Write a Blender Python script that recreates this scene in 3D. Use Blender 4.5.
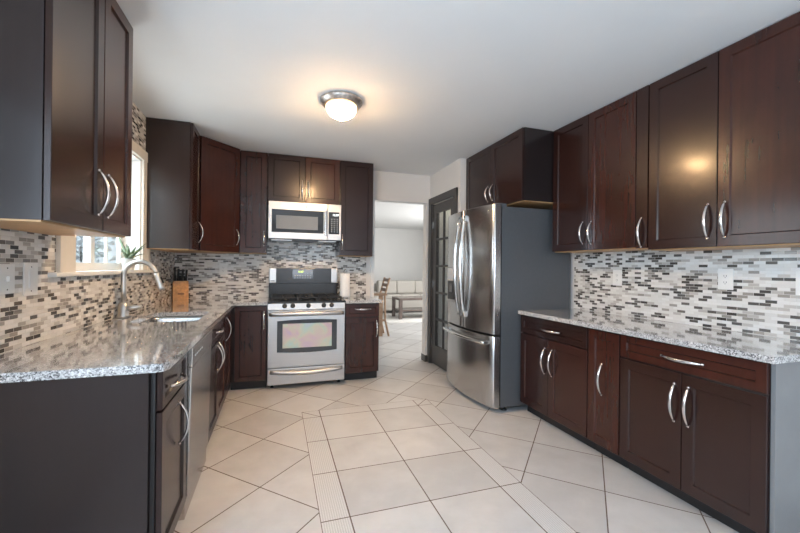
import bpy, bmesh, math, random
from mathutils import Vector, Matrix
from mathutils.geometry import tessellate_polygon

for o in list(bpy.data.objects):
    bpy.data.objects.remove(o)
SC = bpy.context.scene
COL = SC.collection
PI = math.pi

# ------------------------------------------------------------------ camera
F_PX, YAW, CAM_H, ROLL = 372.7, 0.3194, 1.2876, -0.0107
cam_d = bpy.data.cameras.new('camera')
cam = bpy.data.objects.new('camera', cam_d)
COL.objects.link(cam)
s_, c_ = math.sin(YAW), math.cos(YAW)
R0 = Vector((c_, -s_, 0)); U0 = Vector((0, 0, 1)); FW = Vector((s_, c_, 0))
cr, sr = math.cos(ROLL), math.sin(ROLL)
RX = R0 * cr - U0 * sr
UX = R0 * sr + U0 * cr
M = Matrix((RX, UX, -FW)).transposed().to_4x4()
M.translation = Vector((0, 0, CAM_H))
cam.matrix_world = M
cam_d.sensor_fit = 'HORIZONTAL'
cam_d.sensor_width = 36.0
cam_d.lens = F_PX / 800.0 * 36.0
cam_d.shift_y = 0.9 / 800.0
cam_d.clip_start = 0.05
SC.camera = cam

# ------------------------------------------------------------------ world, daylight, exposure
w = bpy.data.worlds.new('sky')
SC.world = w
w.use_nodes = True
bg = w.node_tree.nodes['Background']
bg.inputs[0].default_value = (0.80, 0.90, 1.0, 1)
bg.inputs[1].default_value = 0.7

SC.view_settings.view_transform = 'Standard'
SC.view_settings.look = 'None'
SC.view_settings.exposure = 0.6
SC.view_settings.gamma = 1.0
SC.view_settings.use_curve_mapping = False


def area(name, loc, direction, sx, sy, power, color):
    d = bpy.data.lights.new(name, 'AREA')
    d.shape = 'RECTANGLE'
    d.size = sx
    d.size_y = sy
    d.energy = power
    d.color = color
    o = bpy.data.objects.new(name, d)
    o.location = loc
    o.rotation_euler = Vector(direction).to_track_quat('-Z', 'Z').to_euler()
    COL.objects.link(o)
    return o


# daylight entering through the real window openings
area('daylight_rear_window', (0.85, -2.74, 1.50), (0, 1, 0), 1.8, 1.1, 28, (0.80, 0.88, 1.0))
area('daylight_dining_window', (-1.16, -0.05, 1.50), (1, 0, -0.05), 2.9, 1.15, 150, (0.66, 0.82, 1.0))
area('daylight_kitchen_window', (-1.26, 3.08, 1.70), (1, 0, -0.12), 0.98, 0.86, 15, (0.86, 0.93, 1.0))
area('daylight_living_window', (5.12, 7.6, 1.35), (-1, 0, -0.1), 4.2, 2.0, 200, (1.0, 0.99, 0.97))

# ------------------------------------------------------------------ node helpers


def new_mat(name):
    m = bpy.data.materials.new(name)
    m.use_nodes = True
    nt = m.node_tree
    return m, nt, nt.nodes['Principled BSDF']


class NT:
    def __init__(self, nt):
        self.nt = nt

    def _set(self, sock, v):
        if hasattr(v, 'is_output') or isinstance(v, bpy.types.NodeSocket):
            self.nt.links.new(v, sock)
        else:
            sock.default_value = v

    def m(self, op, a, b=None, c=None):
        n = self.nt.nodes.new('ShaderNodeMath')
        n.operation = op
        self._set(n.inputs[0], a)
        if b is not None:
            self._set(n.inputs[1], b)
        if c is not None:
            self._set(n.inputs[2], c)
        return n.outputs[0]

    def pos(self):
        g = self.nt.nodes.new('ShaderNodeNewGeometry')
        s = self.nt.nodes.new('ShaderNodeSeparateXYZ')
        self.nt.links.new(g.outputs['Position'], s.inputs[0])
        return s.outputs[0], s.outputs[1], s.outputs[2], g.outputs['Position']

    def comb(self, x, y, z=0.0):
        n = self.nt.nodes.new('ShaderNodeCombineXYZ')
        for i, v in enumerate((x, y, z)):
            self._set(n.inputs[i], v)
        return n.outputs[0]

    def white(self, vec):
        n = self.nt.nodes.new('ShaderNodeTexWhiteNoise')
        n.noise_dimensions = '3D'
        self.nt.links.new(vec, n.inputs['Vector'])
        return n.outputs['Value']

    def noise(self, vec, scale, detail=4.0, rough=0.55, dist=0.0):
        n = self.nt.nodes.new('ShaderNodeTexNoise')
        n.inputs['Scale'].default_value = scale
        n.inputs['Detail'].default_value = detail
        n.inputs['Roughness'].default_value = rough
        n.inputs['Distortion'].default_value = dist
        if vec is not None:
            self.nt.links.new(vec, n.inputs['Vector'])
        return n.outputs['Fac']

    def voronoi(self, vec, scale):
        n = self.nt.nodes.new('ShaderNodeTexVoronoi')
        n.inputs['Scale'].default_value = scale
        self.nt.links.new(vec, n.inputs['Vector'])
        return n.outputs['Color'], n.outputs['Distance']

    def ramp(self, fac, stops, interp='LINEAR'):
        n = self.nt.nodes.new('ShaderNodeValToRGB')
        n.color_ramp.interpolation = interp
        e = n.color_ramp.elements
        while len(e) < len(stops):
            e.new(0.5)
        for el, (p, c) in zip(e, stops):
            el.position = p
            el.color = (*c, 1) if len(c) == 3 else c
        self._set(n.inputs[0], fac)
        return n.outputs['Color']

    def mix(self, fac, a, b):
        n = self.nt.nodes.new('ShaderNodeMix')
        n.data_type = 'RGBA'
        self._set(n.inputs[0], fac)
        for s, v in ((n.inputs[6], a), (n.inputs[7], b)):
            if isinstance(v, tuple):
                s.default_value = (*v, 1)
            else:
                self.nt.links.new(v, s)
        return n.outputs[2]

    def bump(self, h, strength, dist, bsdf):
        n = self.nt.nodes.new('ShaderNodeBump')
        n.inputs['Strength'].default_value = strength
        n.inputs['Distance'].default_value = dist
        self.nt.links.new(h, n.inputs['Height'])
        self.nt.links.new(n.outputs['Normal'], bsdf.inputs['Normal'])


def plain(name, col, rough=0.5, metal=0.0, var=0.06, scale=12.0, coat=0.0):
    m, nt, b = new_mat(name)
    N = NT(nt)
    tc = nt.nodes.new('ShaderNodeTexCoord')
    f = N.noise(tc.outputs['Object'], scale)
    lo = tuple(max(0, c * (1 - var)) for c in col)
    hi = tuple(min(1, c * (1 + var)) for c in col)
    nt.links.new(N.ramp(f, [(0.3, lo), (0.7, hi)]), b.inputs['Base Color'])
    b.inputs['Roughness'].default_value = rough
    b.inputs['Metallic'].default_value = metal
    if coat:
        b.inputs['Coat Weight'].default_value = coat
        b.inputs['Coat Roughness'].default_value = 0.12
    return m


def wood_dark(name, dark, mid, red, rough=0.27, vary=1.0):
    m, nt, b = new_mat(name)
    N = NT(nt)
    x, y, z, p = N.pos()
    st2 = N.comb(N.m('MULTIPLY', x, 32.0), N.m('MULTIPLY', y, 32.0), N.m('MULTIPLY', z, 1.3))
    grain = N.noise(st2, 1.0, 2.0, 0.5)
    blotch = N.noise(N.comb(x, y, N.m('MULTIPLY', z, 0.6)), 6.0, 5.0, 0.6)
    oi = nt.nodes.new('ShaderNodeObjectInfo')
    r = N.m('MULTIPLY', N.m('SUBTRACT', oi.outputs['Random'], 0.5), 0.45)
    f = N.m('ADD', N.m('ADD', 0.5, N.m('MULTIPLY', N.m('SUBTRACT', grain, 0.5), 0.26)), N.m('ADD', r, N.m('MULTIPLY', N.m('SUBTRACT', blotch, 0.5), 0.3 * vary)))
    nt.links.new(N.ramp(f, [(0.10, dark), (0.50, mid), (0.90, red)]), b.inputs['Base Color'])
    b.inputs['Roughness'].default_value = rough
    b.inputs['Coat Weight'].default_value = 0.25
    b.inputs['Coat Roughness'].default_value = 0.14
    b.inputs['Specular IOR Level'].default_value = 0.4
    return m


def mosaic(name):
    m, nt, b = new_mat(name)
    N = NT(nt)
    x, y, z, p = N.pos()
    PW, PH, G = 0.0555, 0.0187, 0.0019
    v = N.m('DIVIDE', z, PH)
    row = N.m('FLOOR', v)
    u = N.m('ADD', N.m('DIVIDE', N.m('ADD', x, y), PW), N.m('MULTIPLY', N.m('MODULO', N.m('ABSOLUTE', row), 2.0), 0.5))
    cl = N.m('FLOOR', u)
    fu = N.m('MULTIPLY', N.m('SUBTRACT', 0.5, N.m('ABSOLUTE', N.m('SUBTRACT', N.m('FRACT', u), 0.5))), PW)
    fv = N.m('MULTIPLY', N.m('SUBTRACT', 0.5, N.m('ABSOLUTE', N.m('SUBTRACT', N.m('FRACT', v), 0.5))), PH)
    d = N.m('MINIMUM', fu, fv)
    grout = N.m('LESS_THAN', d, G * 0.5)
    idn = N.white(N.comb(cl, row, 0.0))
    idb = N.white(N.comb(cl, row, 7.0))
    tile = N.ramp(idn, [(0.0, (0.055, 0.047, 0.041)), (0.15, (0.095, 0.083, 0.074)), (0.25, (0.31, 0.285, 0.255)),
                        (0.37, (0.50, 0.47, 0.435)), (0.50, (0.69, 0.67, 0.635)), (0.76, (0.76, 0.745, 0.715))], 'CONSTANT')
    tile2 = N.mix(N.m('MULTIPLY', idb, 0.12), tile, (0.45, 0.43, 0.40))
    nt.links.new(N.mix(grout, tile2, (0.66, 0.64, 0.60)), b.inputs['Base Color'])
    rg = N.ramp(idb, [(0.0, (0.10,) * 3), (1.0, (0.38,) * 3)])
    rmix = N.mix(grout, rg, (0.8, 0.8, 0.8))
    nt.links.new(rmix, b.inputs['Roughness'])
    N.bump(N.m('MINIMUM', d, 0.002), 0.6, 1.0, b)
    return m


def granite(name):
    m, nt, b = new_mat(name)
    N = NT(nt)
    x, y, z, p = N.pos()
    vc, vd = N.voronoi(p, 210.0)
    s = nt.nodes.new('ShaderNodeSeparateColor')
    nt.links.new(vc, s.inputs[0])
    n1 = N.noise(p, 80.0, 5.0, 0.7)
    n2 = N.noise(p, 6.0, 3.0, 0.5)
    f = N.m('ADD', N.m('MULTIPLY', s.outputs[0], 0.55), N.m('MULTIPLY', n1, 0.55))
    f = N.m('ADD', f, N.m('MULTIPLY', N.m('SUBTRACT', n2, 0.5), 0.25))
    nt.links.new(N.ramp(f, [(0.22, (0.05, 0.048, 0.05)), (0.38, (0.22, 0.215, 0.215)), (0.54, (0.40, 0.39, 0.385)),
                            (0.70, (0.56, 0.55, 0.54)), (0.86, (0.74, 0.73, 0.72))]), b.inputs['Base Color'])
    b.inputs['Roughness'].default_value = 0.12
    b.inputs['Coat Weight'].default_value = 1.0
    b.inputs['Coat Roughness'].default_value = 0.05
    b.inputs['Coat IOR'].default_value = 1.5
    return m


def floor_mat(name):
    m, nt, b = new_mat(name)
    N = NT(nt)
    x, y, z, p = N.pos()
    P = 0.4483
    X0, Y0 = -0.08, 2.31
    q = math.sqrt(0.5) / P
    dx = N.m('SUBTRACT', x, X0)
    dy = N.m('SUBTRACT', y, Y0)
    u = N.m('MULTIPLY', N.m('ADD', dx, dy), q)
    v = N.m('MULTIPLY', N.m('SUBTRACT', dx, dy), q)

    def edge(t, pitch):
        fr = N.m('SUBTRACT', t, N.m('ROUND', t))
        return N.m('MULTIPLY', N.m('ABSOLUTE', fr), pitch)
    d_dia = N.m('MINIMUM', edge(u, P), edge(v, P))
    id_dia = N.white(N.comb(N.m('FLOOR', u), N.m('FLOOR', v), 1.0))
    # inlay with a border, running towards the camera
    XA, XB, XI0, XI1, YA, YI = 0.222, 1.408, 0.372, 1.266, 3.392, 3.245
    ux = N.m('DIVIDE', N.m('SUBTRACT', x, XI0), 0.447)
    uy = N.m('DIVIDE', N.m('SUBTRACT', YI, y), 0.4483)
    inside = N.m('MULTIPLY', N.m('MULTIPLY', N.m('GREATER_THAN', x, XA), N.m('LESS_THAN', x, XB)),
                 N.m('MULTIPLY', N.m('LESS_THAN', y, YA), N.m('GREATER_THAN', y, 0.2)))

    def near(val, t):
        return N.m('ABSOLUTE', N.m('SUBTRACT', val, t))
    ex = N.m('MINIMUM', edge(ux, 0.447), N.m('MINIMUM', near(x, XA), near(x, XB)))
    ey = N.m('MINIMUM', edge(uy, 0.4483), near(y, YA))
    d_in = N.m('MINIMUM', ex, ey)
    top = N.m('GREATER_THAN', y, YI)
    dg1 = N.m('ADD', N.m('MULTIPLY', N.m('ABSOLUTE', N.m('ADD', N.m('SUBTRACT', x, XA), N.m('SUBTRACT', y, YA))), 0.7),
              N.m('MULTIPLY', N.m('SUBTRACT', 1.0, N.m('MULTIPLY', top, N.m('LESS_THAN', x, XI0))), 10.0))
    dg2 = N.m('ADD', N.m('MULTIPLY', N.m('ABSOLUTE', N.m('SUBTRACT', N.m('SUBTRACT', x, XB), N.m('SUBTRACT', y, YA))), 0.7),
              N.m('MULTIPLY', N.m('SUBTRACT', 1.0, N.m('MULTIPLY', top, N.m('GREATER_THAN', x, XI1))), 10.0))
    d_in = N.m('MINIMUM', d_in, N.m('MINIMUM', dg1, dg2))
    id_in = N.white(N.comb(N.m('FLOOR', ux), N.m('FLOOR', uy), 5.0))
    border = N.m('MULTIPLY', inside, N.m('MAXIMUM', top, N.m('MAXIMUM', N.m('LESS_THAN', x, XI0), N.m('GREATER_THAN', x, XI1))))

    def sel(a, bb):
        return N.m('ADD', N.m('MULTIPLY', inside, bb), N.m('MULTIPLY', N.m('SUBTRACT', 1.0, inside), a))
    d = sel(d_dia, d_in)
    idn = sel(id_dia, id_in)
    # away from the near edge of the inlay itself
    grout = N.m('LESS_THAN', d, 0.0033)
    mott = N.noise(p, 5.0, 5.0, 0.6, 0.2)
    fac = N.m('ADD', N.m('MULTIPLY', mott, 0.7), N.m('MULTIPLY', idn, 0.3))
    tile = N.ramp(fac, [(0.34, (0.485, 0.478, 0.474)), (0.66, (0.585, 0.578, 0.572))])
    # ribbed border tile
    side = N.m('MULTIPLY', border, N.m('SUBTRACT', 1.0, top))
    rib_c = N.m('ADD', N.m('MULTIPLY', side, x), N.m('MULTIPLY', N.m('SUBTRACT', 1.0, side), y))
    rib = N.m('MULTIPLY_ADD', N.m('SINE', N.m('MULTIPLY', rib_c, 2 * PI / 0.012)), 0.5, 0.5)
    fine = N.noise(p, 160.0, 2.0, 0.6)
    bt = N.ramp(N.m('ADD', N.m('MULTIPLY', rib, 0.35), N.m('MULTIPLY', fine, 0.65)), [(0.3, (0.47, 0.465, 0.46)), (0.7, (0.66, 0.655, 0.65))])
    colr = N.mix(border, tile, bt)
    nt.links.new(N.mix(grout, colr, (0.13, 0.095, 0.075)), b.inputs['Base Color'])
    wav = N.noise(N.comb(N.m('MULTIPLY', u, 9.0), N.m('MULTIPLY', v, 3.0), 0.0), 1.0, 3.0, 0.5, 0.6)
    rgh = N.ramp(wav, [(0.3, (0.30,) * 3), (0.7, (0.36,) * 3)])
    nt.links.new(N.mix(grout, rgh, (0.85, 0.85, 0.85)), b.inputs['Roughness'])
    h = N.m('ADD', N.m('MULTIPLY', N.m('MINIMUM', d, 0.005), 0.5), N.m('MULTIPLY', wav, 0.0003))
    N.bump(h, 0.35, 1.0, b)
    return m


def steel(name, col=(0.56, 0.55, 0.54), rough=0.24, axis=2):
    m, nt, b = new_mat(name)
    N = NT(nt)
    x, y, z, p = N.pos()
    sc = [260.0, 260.0, 260.0]
    sc[axis] = 3.0
    vec = N.comb(N.m('MULTIPLY', x, sc[0]), N.m('MULTIPLY', y, sc[1]), N.m('MULTIPLY', z, sc[2]))
    f = N.noise(vec, 1.0, 2.0, 0.5)
    nt.links.new(N.ramp(f, [(0.3, tuple(c * .97 for c in col)), (0.7, tuple(min(1, c * 1.03) for c in col))]), b.inputs['Base Color'])
    b.inputs['Metallic'].default_value = 1.0
    nt.links.new(N.ramp(f, [(0.3, (rough - .01,) * 3), (0.7, (rough + .015,) * 3)]), b.inputs['Roughness'])
    return m


def glass_mat(name, tint=(0.93, 0.96, 0.96), gloss=0.12, rough=0.02):
    m = bpy.data.materials.new(name)
    m.use_nodes = True
    nt = m.node_tree
    nt.nodes.clear()
    out = nt.nodes.new('ShaderNodeOutputMaterial')
    t = nt.nodes.new('ShaderNodeBsdfTransparent')
    t.inputs[0].default_value = (*tint, 1)
    g = nt.nodes.new('ShaderNodeBsdfGlossy')
    g.inputs['Roughness'].default_value = rough
    mx = nt.nodes.new('ShaderNodeMixShader')
    fr = nt.nodes.new('ShaderNodeLayerWeight')
    pw = nt.nodes.new('ShaderNodeMath')
    pw.operation = 'POWER'
    pw.inputs[1].default_value = 4.0
    nt.links.new(fr.outputs['Facing'], pw.inputs[0])
    ad = nt.nodes.new('ShaderNodeMath')
    ad.operation = 'MULTIPLY_ADD'
    ad.inputs[1].default_value = 0.6
    ad.inputs[2].default_value = gloss * 0.4
    nt.links.new(pw.outputs[0], ad.inputs[0])
    nt.links.new(ad.outputs[0], mx.inputs[0])
    nt.links.new(t.outputs[0], mx.inputs[1])
    nt.links.new(g.outputs[0], mx.inputs[2])
    nt.links.new(mx.outputs[0], out.inputs[0])
    return m


def emit(name, col, strength, rough=0.3):
    m, nt, b = new_mat(name)
    b.inputs['Base Color'].default_value = (*col, 1)
    b.inputs['Emission Color'].default_value = (*col, 1)
    b.inputs['Emission Strength'].default_value = strength
    b.inputs['Roughness'].default_value = rough
    return m


WOOD = wood_dark('espresso_wood', (0.012, 0.0052, 0.0042), (0.026, 0.0080, 0.0056), (0.066, 0.0155, 0.0085))
BODY = wood_dark('espresso_panel', (0.018, 0.0125, 0.012), (0.023, 0.0155, 0.0148), (0.029, 0.0185, 0.017), 0.22, 0.3)
TOE = plain('toe_kick_black', (0.012, 0.010, 0.010), 0.5)
MAPLE = plain('maple_underside', (0.50, 0.29, 0.13), 0.45, 0, 0.12, 6)
NICKEL = plain('satin_nickel', (0.72, 0.68, 0.65), 0.22, 1.0, 0.04)
MOSAIC = mosaic('glass_stone_mosaic')
GRANITE = granite('grey_granite')
FLOOR = floor_mat('diagonal_floor_tile')
PAINT = plain('wall_paint', (0.70, 0.675, 0.645), 0.7, 0, 0.015, 3)
LIVPAINT = plain('living_wall_paint', (0.76, 0.75, 0.735), 0.7, 0, 0.015, 3)
CEIL = plain('ceiling_paint', (0.80, 0.80, 0.79), 0.8, 0, 0.01, 3)
TRIMW = plain('white_trim', (0.80, 0.79, 0.76), 0.35, 0, 0.02)
CREAM = plain('cream_casing', (0.74, 0.69, 0.61), 0.4, 0, 0.03)
STEEL = steel('brushed_steel')
STEELH = steel('brushed_steel_horizontal', (0.56, 0.545, 0.53), 0.36, 0)
STEELDW = steel('dishwasher_steel', (0.58, 0.54, 0.50), 0.24, 1)
CHROME = plain('polished_steel', (0.78, 0.77, 0.75), 0.12, 1.0, 0.02)
GREYSIDE = plain('grey_painted_steel', (0.095, 0.098, 0.103), 0.34, 0.0, 0.04, 40)
GREYPANEL = plain('grey_end_panel', (0.25, 0.25, 0.252), 0.26, 0.3, 0.05, 5)
BLACKGL = plain('black_glass', (0.012, 0.013, 0.015), 0.08, 0, 0.02, 8, 0.5)
SCREENGL = plain('grey_window_glass', (0.20, 0.205, 0.205), 0.16, 0, 0.05, 4, 0.5)
BLACKEN = plain('black_enamel', (0.012, 0.012, 0.013), 0.25, 0, 0.05)
CASTIRON = plain('cast_iron', (0.015, 0.015, 0.016), 0.55, 0, 0.1, 60)
PLASTW = plain('white_plastic', (0.78, 0.77, 0.74), 0.35, 0, 0.01)
SLOT = plain('dark_slot', (0.05, 0.05, 0.05), 0.6)
BLOCKW = plain('oiled_beech', (0.62, 0.31, 0.10), 0.4, 0, 0.25, 30)
KNIFEH = plain('black_handle', (0.018, 0.017, 0.017), 0.4)
PAPER = plain('paper_towel', (0.86, 0.85, 0.83), 0.9, 0, 0.02, 80)
LEAF = plain('aloe_leaf', (0.12, 0.17, 0.09), 0.45, 0, 0.35, 25)
POT = plain('grey_pot', (0.50, 0.49, 0.46), 0.5, 0, 0.12, 40)
DOORDK = plain('charcoal_door_paint', (0.045, 0.042, 0.041), 0.4, 0, 0.05)
GLASS = glass_mat('window_glass')
SHOWN = plain('knife_rivet', (0.5, 0.5, 0.5), 0.3, 1.0)
STOOLW = plain('light_oak', (0.40, 0.26, 0.17), 0.5, 0, 0.2, 20)
STOOLD = plain('brown_stained_wood', (0.20, 0.135, 0.105), 0.5, 0, 0.2, 20)
SOFA = plain('beige_upholstery', (0.47, 0.44, 0.40), 0.85, 0, 0.05, 60)
TABLEW = plain('grey_brown_wood', (0.13, 0.10, 0.09), 0.22, 0, 0.15, 15)
RUG = plain('pale_rug', (0.66, 0.64, 0.61), 0.95, 0, 0.08, 90)
BRONZE = plain('antique_nickel', (0.62, 0.55, 0.49), 0.38, 1.0, 0.25, 45)


def oven_glass():
    m, nt, b = new_mat('iridescent_oven_glass')
    N = NT(nt)
    x, y, z, p = N.pos()
    f = N.noise(p, 4.5, 2.0, 0.5, 0.9)
    nt.links.new(N.ramp(f, [(0.25, (0.46, 0.36, 0.50)), (0.40, (0.55, 0.42, 0.42)), (0.50, (0.52, 0.50, 0.40)),
                            (0.60, (0.40, 0.52, 0.46)), (0.72, (0.44, 0.45, 0.60))]), b.inputs['Base Color'])
    b.inputs['Metallic'].default_value = 0.35
    b.inputs['Roughness'].default_value = 0.13
    return m


OVENGL = oven_glass()


def lit_bowl():
    # frosted bowl over two bulbs: brightest straight below, dim towards its rim
    m, nt, b = new_mat('lit_alabaster_glass')
    N = NT(nt)
    g = nt.nodes.new('ShaderNodeNewGeometry')
    s = nt.nodes.new('ShaderNodeSeparateXYZ')
    nt.links.new(g.outputs['Normal'], s.inputs[0])
    dn = N.m('MAXIMUM', N.m('MULTIPLY', s.outputs[2], -1.0), 0.0)
    st = N.m('MULTIPLY_ADD', N.m('POWER', dn, 3.0), 400.0, 3.0)
    b.inputs['Base Color'].default_value = (0.9, 0.86, 0.8, 1)
    b.inputs['Emission Color'].default_value = (1.0, 0.63, 0.32, 1)
    nt.links.new(st, b.inputs['Emission Strength'])
    return m


SHADE = lit_bowl()
CLOCK = emit('lit_clock_digits', (0.55, 0.75, 0.10), 2.0)
CLOCKW = emit('lit_white_digits', (0.85, 0.95, 1.0), 1.5)
MARK = plain('pale_key_print', (0.55, 0.56, 0.57), 0.5)

# ------------------------------------------------------------------ mesh builder


class MB:
    def __init__(self):
        self.bm = bmesh.new()

    def box(self, x0, x1, y0, y1, z0, z1, bev=0.0, mtx=None, seg=2):
        b = bmesh.new()
        vs = [b.verts.new((x, y, z)) for x in (x0, x1) for y in (y0, y1) for z in (z0, z1)]
        for f in ((0, 1, 3, 2), (4, 6, 7, 5), (0, 4, 5, 1), (2, 3, 7, 6), (0, 2, 6, 4), (1, 5, 7, 3)):
            b.faces.new([vs[i] for i in f])
        bmesh.ops.recalc_face_normals(b, faces=b.faces)
        if bev > 0:
            bmesh.ops.bevel(b, geom=list(b.edges), offset=bev, segments=seg, affect='EDGES', profile=0.6, clamp_overlap=True)
        self.merge(b, mtx)
        return self

    def merge(self, b, mtx=None):
        if mtx is not None:
            b.transform(mtx)
        me = bpy.data.meshes.new('tmp')
        b.to_mesh(me)
        b.free()
        self.bm.from_mesh(me)
        bpy.data.meshes.remove(me)

    def tube(self, pts, r, n=10, flat=None, cap=True):
        """tube along pts; r number or list; flat=(vector, factor) squashes the section along vector"""
        pts = [Vector(p) for p in pts]
        k = len(pts)
        rs = r if isinstance(r, (list, tuple)) else [r] * k
        rings = []
        up = None
        for i in range(k):
            t = (pts[min(i + 1, k - 1)] - pts[max(i - 1, 0)]).normalized()
            if up is None:
                a = Vector((0, 0, 1)) if abs(t.z) < 0.9 else Vector((1, 0, 0))
                up = (a - t * a.dot(t)).normalized()
            else:
                up = (up - t * up.dot(t)).normalized()
            side = t.cross(up)
            ring = []
            for j in range(n):
                an = 2 * PI * j / n
                off = (up * math.cos(an) + side * math.sin(an)) * rs[i]
                if flat:
                    d, fct = flat
                    off = off + d * (off.dot(d) * (fct - 1))
                ring.append(self.bm.verts.new(pts[i] + off))
            rings.append(ring)
        for i in range(k - 1):
            for j in range(n):
                f = self.bm.faces.new((rings[i][j], rings[i][(j + 1) % n], rings[i + 1][(j + 1) % n], rings[i + 1][j]))
                f.smooth = True
        if cap:
            self.bm.faces.new(rings[0])
            self.bm.faces.new(list(reversed(rings[-1])))
        return self

    def lathe(self, prof, c, n=32, axis='Z'):
        c = Vector(c)
        rings = []
        for (r, h) in prof:
            ring = []
            if r < 1e-5:
                ring = [self.bm.verts.new(self._ax(c, 0, 0, h, axis))]
            else:
                for j in range(n):
                    a = 2 * PI * j / n
                    ring.append(self.bm.verts.new(self._ax(c, r * math.cos(a), r * math.sin(a), h, axis)))
            rings.append(ring)
        for a, b in zip(rings, rings[1:]):
            for j in range(n):
                if len(a) == 1 and len(b) == 1:
                    continue
                if len(a) == 1:
                    f = self.bm.faces.new((a[0], b[j], b[(j + 1) % n]))
                elif len(b) == 1:
                    f = self.bm.faces.new((a[j], a[(j + 1) % n], b[0]))
                else:
                    f = self.bm.faces.new((a[j], a[(j + 1) % n], b[(j + 1) % n], b[j]))
                f.smooth = True
        for ring in (rings[0], rings[-1]):
            if len(ring) > 1:
                self.bm.faces.new(ring)
        return self

    @staticmethod
    def _ax(c, a, b, h, axis):
        if axis == 'Z':
            return c + Vector((a, b, h))
        if axis == 'Y':
            return c + Vector((a, h, b))
        return c + Vector((h, a, b))

    def prism(self, poly, z0, z1, hole=None):
        loops = [[Vector((x, y, 0)) for x, y in poly]]
        if hole:
            loops.append([Vector((x, y, 0)) for x, y in hole])
        flat = [v for l in loops for v in l]
        bot = [self.bm.verts.new((v.x, v.y, z0)) for v in flat]
        top = [self.bm.verts.new((v.x, v.y, z1)) for v in flat]
        for t in tessellate_polygon(loops):
            try:
                self.bm.faces.new([top[i] for i in t])
                self.bm.faces.new([bot[i] for i in reversed(t)])
            except ValueError:
                pass
        st = 0
        for l in loops:
            n = len(l)
            for i in range(n):
                a, b = st + i, st + (i + 1) % n
                self.bm.faces.new((bot[a], bot[b], top[b], top[a]))
            st += n
        return self

    def panel(self, fr, u0, u1, v0, v1, t=0.02, fw=0.058, rec=0.009):
        """shaker door or drawer front in frame fr: outer rails and a recessed panel"""
        O, eu, n = fr
        rings = []
        for ins, wd in ((0, 0), (0, t - .002), (.002, t), (fw, t), (fw + .006, t - rec)):
            pts = [(u0 + ins, v0 + ins), (u1 - ins, v0 + ins), (u1 - ins, v1 - ins), (u0 + ins, v1 - ins)]
            rings.append([self.bm.verts.new(O + eu * u + Vector((0, 0, v)) + n * wd) for u, v in pts])
        for a, b in zip(rings, rings[1:]):
            for j in range(4):
                self.bm.faces.new((a[j], a[(j + 1) % 4], b[(j + 1) % 4], b[j]))
        self.bm.faces.new(rings[0])
        self.bm.faces.new(rings[-1])
        return self

    def build(self, name, mat, parent=None, loc=None):
        bmesh.ops.recalc_face_normals(self.bm, faces=self.bm.faces)
        if parent is not None:
            q = parent
            off = Vector((0, 0, 0))
            while q is not None:
                off += q.location
                q = q.parent
        else:
            off = Vector(loc) if loc else Vector((0, 0, 0))
        self.bm.transform(Matrix.Translation(-off))
        me = bpy.data.meshes.new(name)
        self.bm.to_mesh(me)
        self.bm.free()
        me.materials.append(mat)
        o = bpy.data.objects.new(name, me)
        COL.objects.link(o)
        if parent is not None:
            o.parent = parent
        else:
            o.location = off
        return o


def thing(name, label, cat, loc, group=None):
    o = bpy.data.objects.new(name, None)
    o.empty_display_size = 0.05
    COL.objects.link(o)
    o.location = loc
    o['label'] = label
    o['category'] = cat
    if group:
        o['group'] = group
    return o


def tag(o, label, cat, group=None, kind=None):
    o['label'] = label
    o['category'] = cat
    if group:
        o['group'] = group
    if kind:
        o['kind'] = kind
    return o


def struct(name, mb, mat, parent=None):
    o = mb.build(name, mat, parent)
    if parent is None:
        o['kind'] = 'structure'
    return o


def text_mesh(name, body, size, mat, parent, loc, rot, align='CENTER'):
    cu = bpy.data.curves.new(name, 'FONT')
    cu.body = body
    cu.size = size
    cu.align_x = align
    cu.align_y = 'CENTER'
    cu.extrude = 0.0004
    tmp = bpy.data.objects.new('tmp', cu)
    COL.objects.link(tmp)
    bpy.context.view_layer.update()
    me = bpy.data.meshes.new_from_object(tmp.evaluated_get(bpy.context.evaluated_depsgraph_get()))
    bpy.data.objects.remove(tmp)
    bpy.data.curves.remove(cu)
    me.name = name
    me.materials.clear()
    me.materials.append(mat)
    me.transform(Matrix.Translation(Vector(loc)) @ rot.to_4x4())
    off = Vector((0, 0, 0))
    q = parent
    while q is not None:
        off += q.location
        q = q.parent
    me.transform(Matrix.Translation(-off))
    o = bpy.data.objects.new(name, me)
    COL.objects.link(o)
    o.parent = parent
    return o


# frames: (origin on the back plane of the fronts, u axis, outward normal)
def frame_x(xback, sign):            # fronts facing +-X ; u = Y
    return (Vector((xback, 0, 0)), Vector((0, 1, 0)), Vector((sign, 0, 0)))


def frame_y(yback, sign=-1):         # fronts facing -Y ; u = X
    return (Vector((0, yback, 0)), Vector((1, 0, 0)), Vector((0, sign, 0)))


def pull(fr, u, v, length, vertical, parent, t=0.02):
    """arched satin nickel bow pull with two flared feet"""
    O, eu, n = fr
    ev = Vector((0, 0, 1))
    c = O + eu * u + ev * v + n * t
    ax = ev if vertical else eu
    ot = eu if vertical else ev
    mb = MB()
    K = 16
    pts, rs = [], []
    for i in range(K + 1):
        q = i / K
        pts.append(c + ax * ((q - .5) * length) + n * (0.003 + 0.034 * math.sin(PI * q) ** 0.75))
        rs.append(0.0045 + 0.0022 * math.sin(PI * q))
    mb.tube(pts, rs, 10, (ot, 1.35))
    for e in (-1, 1):
        p = c + ax * (e * length * .5)
        mb.tube([p + ax * (e * .004) - n * .001, p + ax * (e * .002) + n * .006], [0.0085, 0.006], 10)
    return mb.build('handle', NICKEL, parent)


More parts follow.
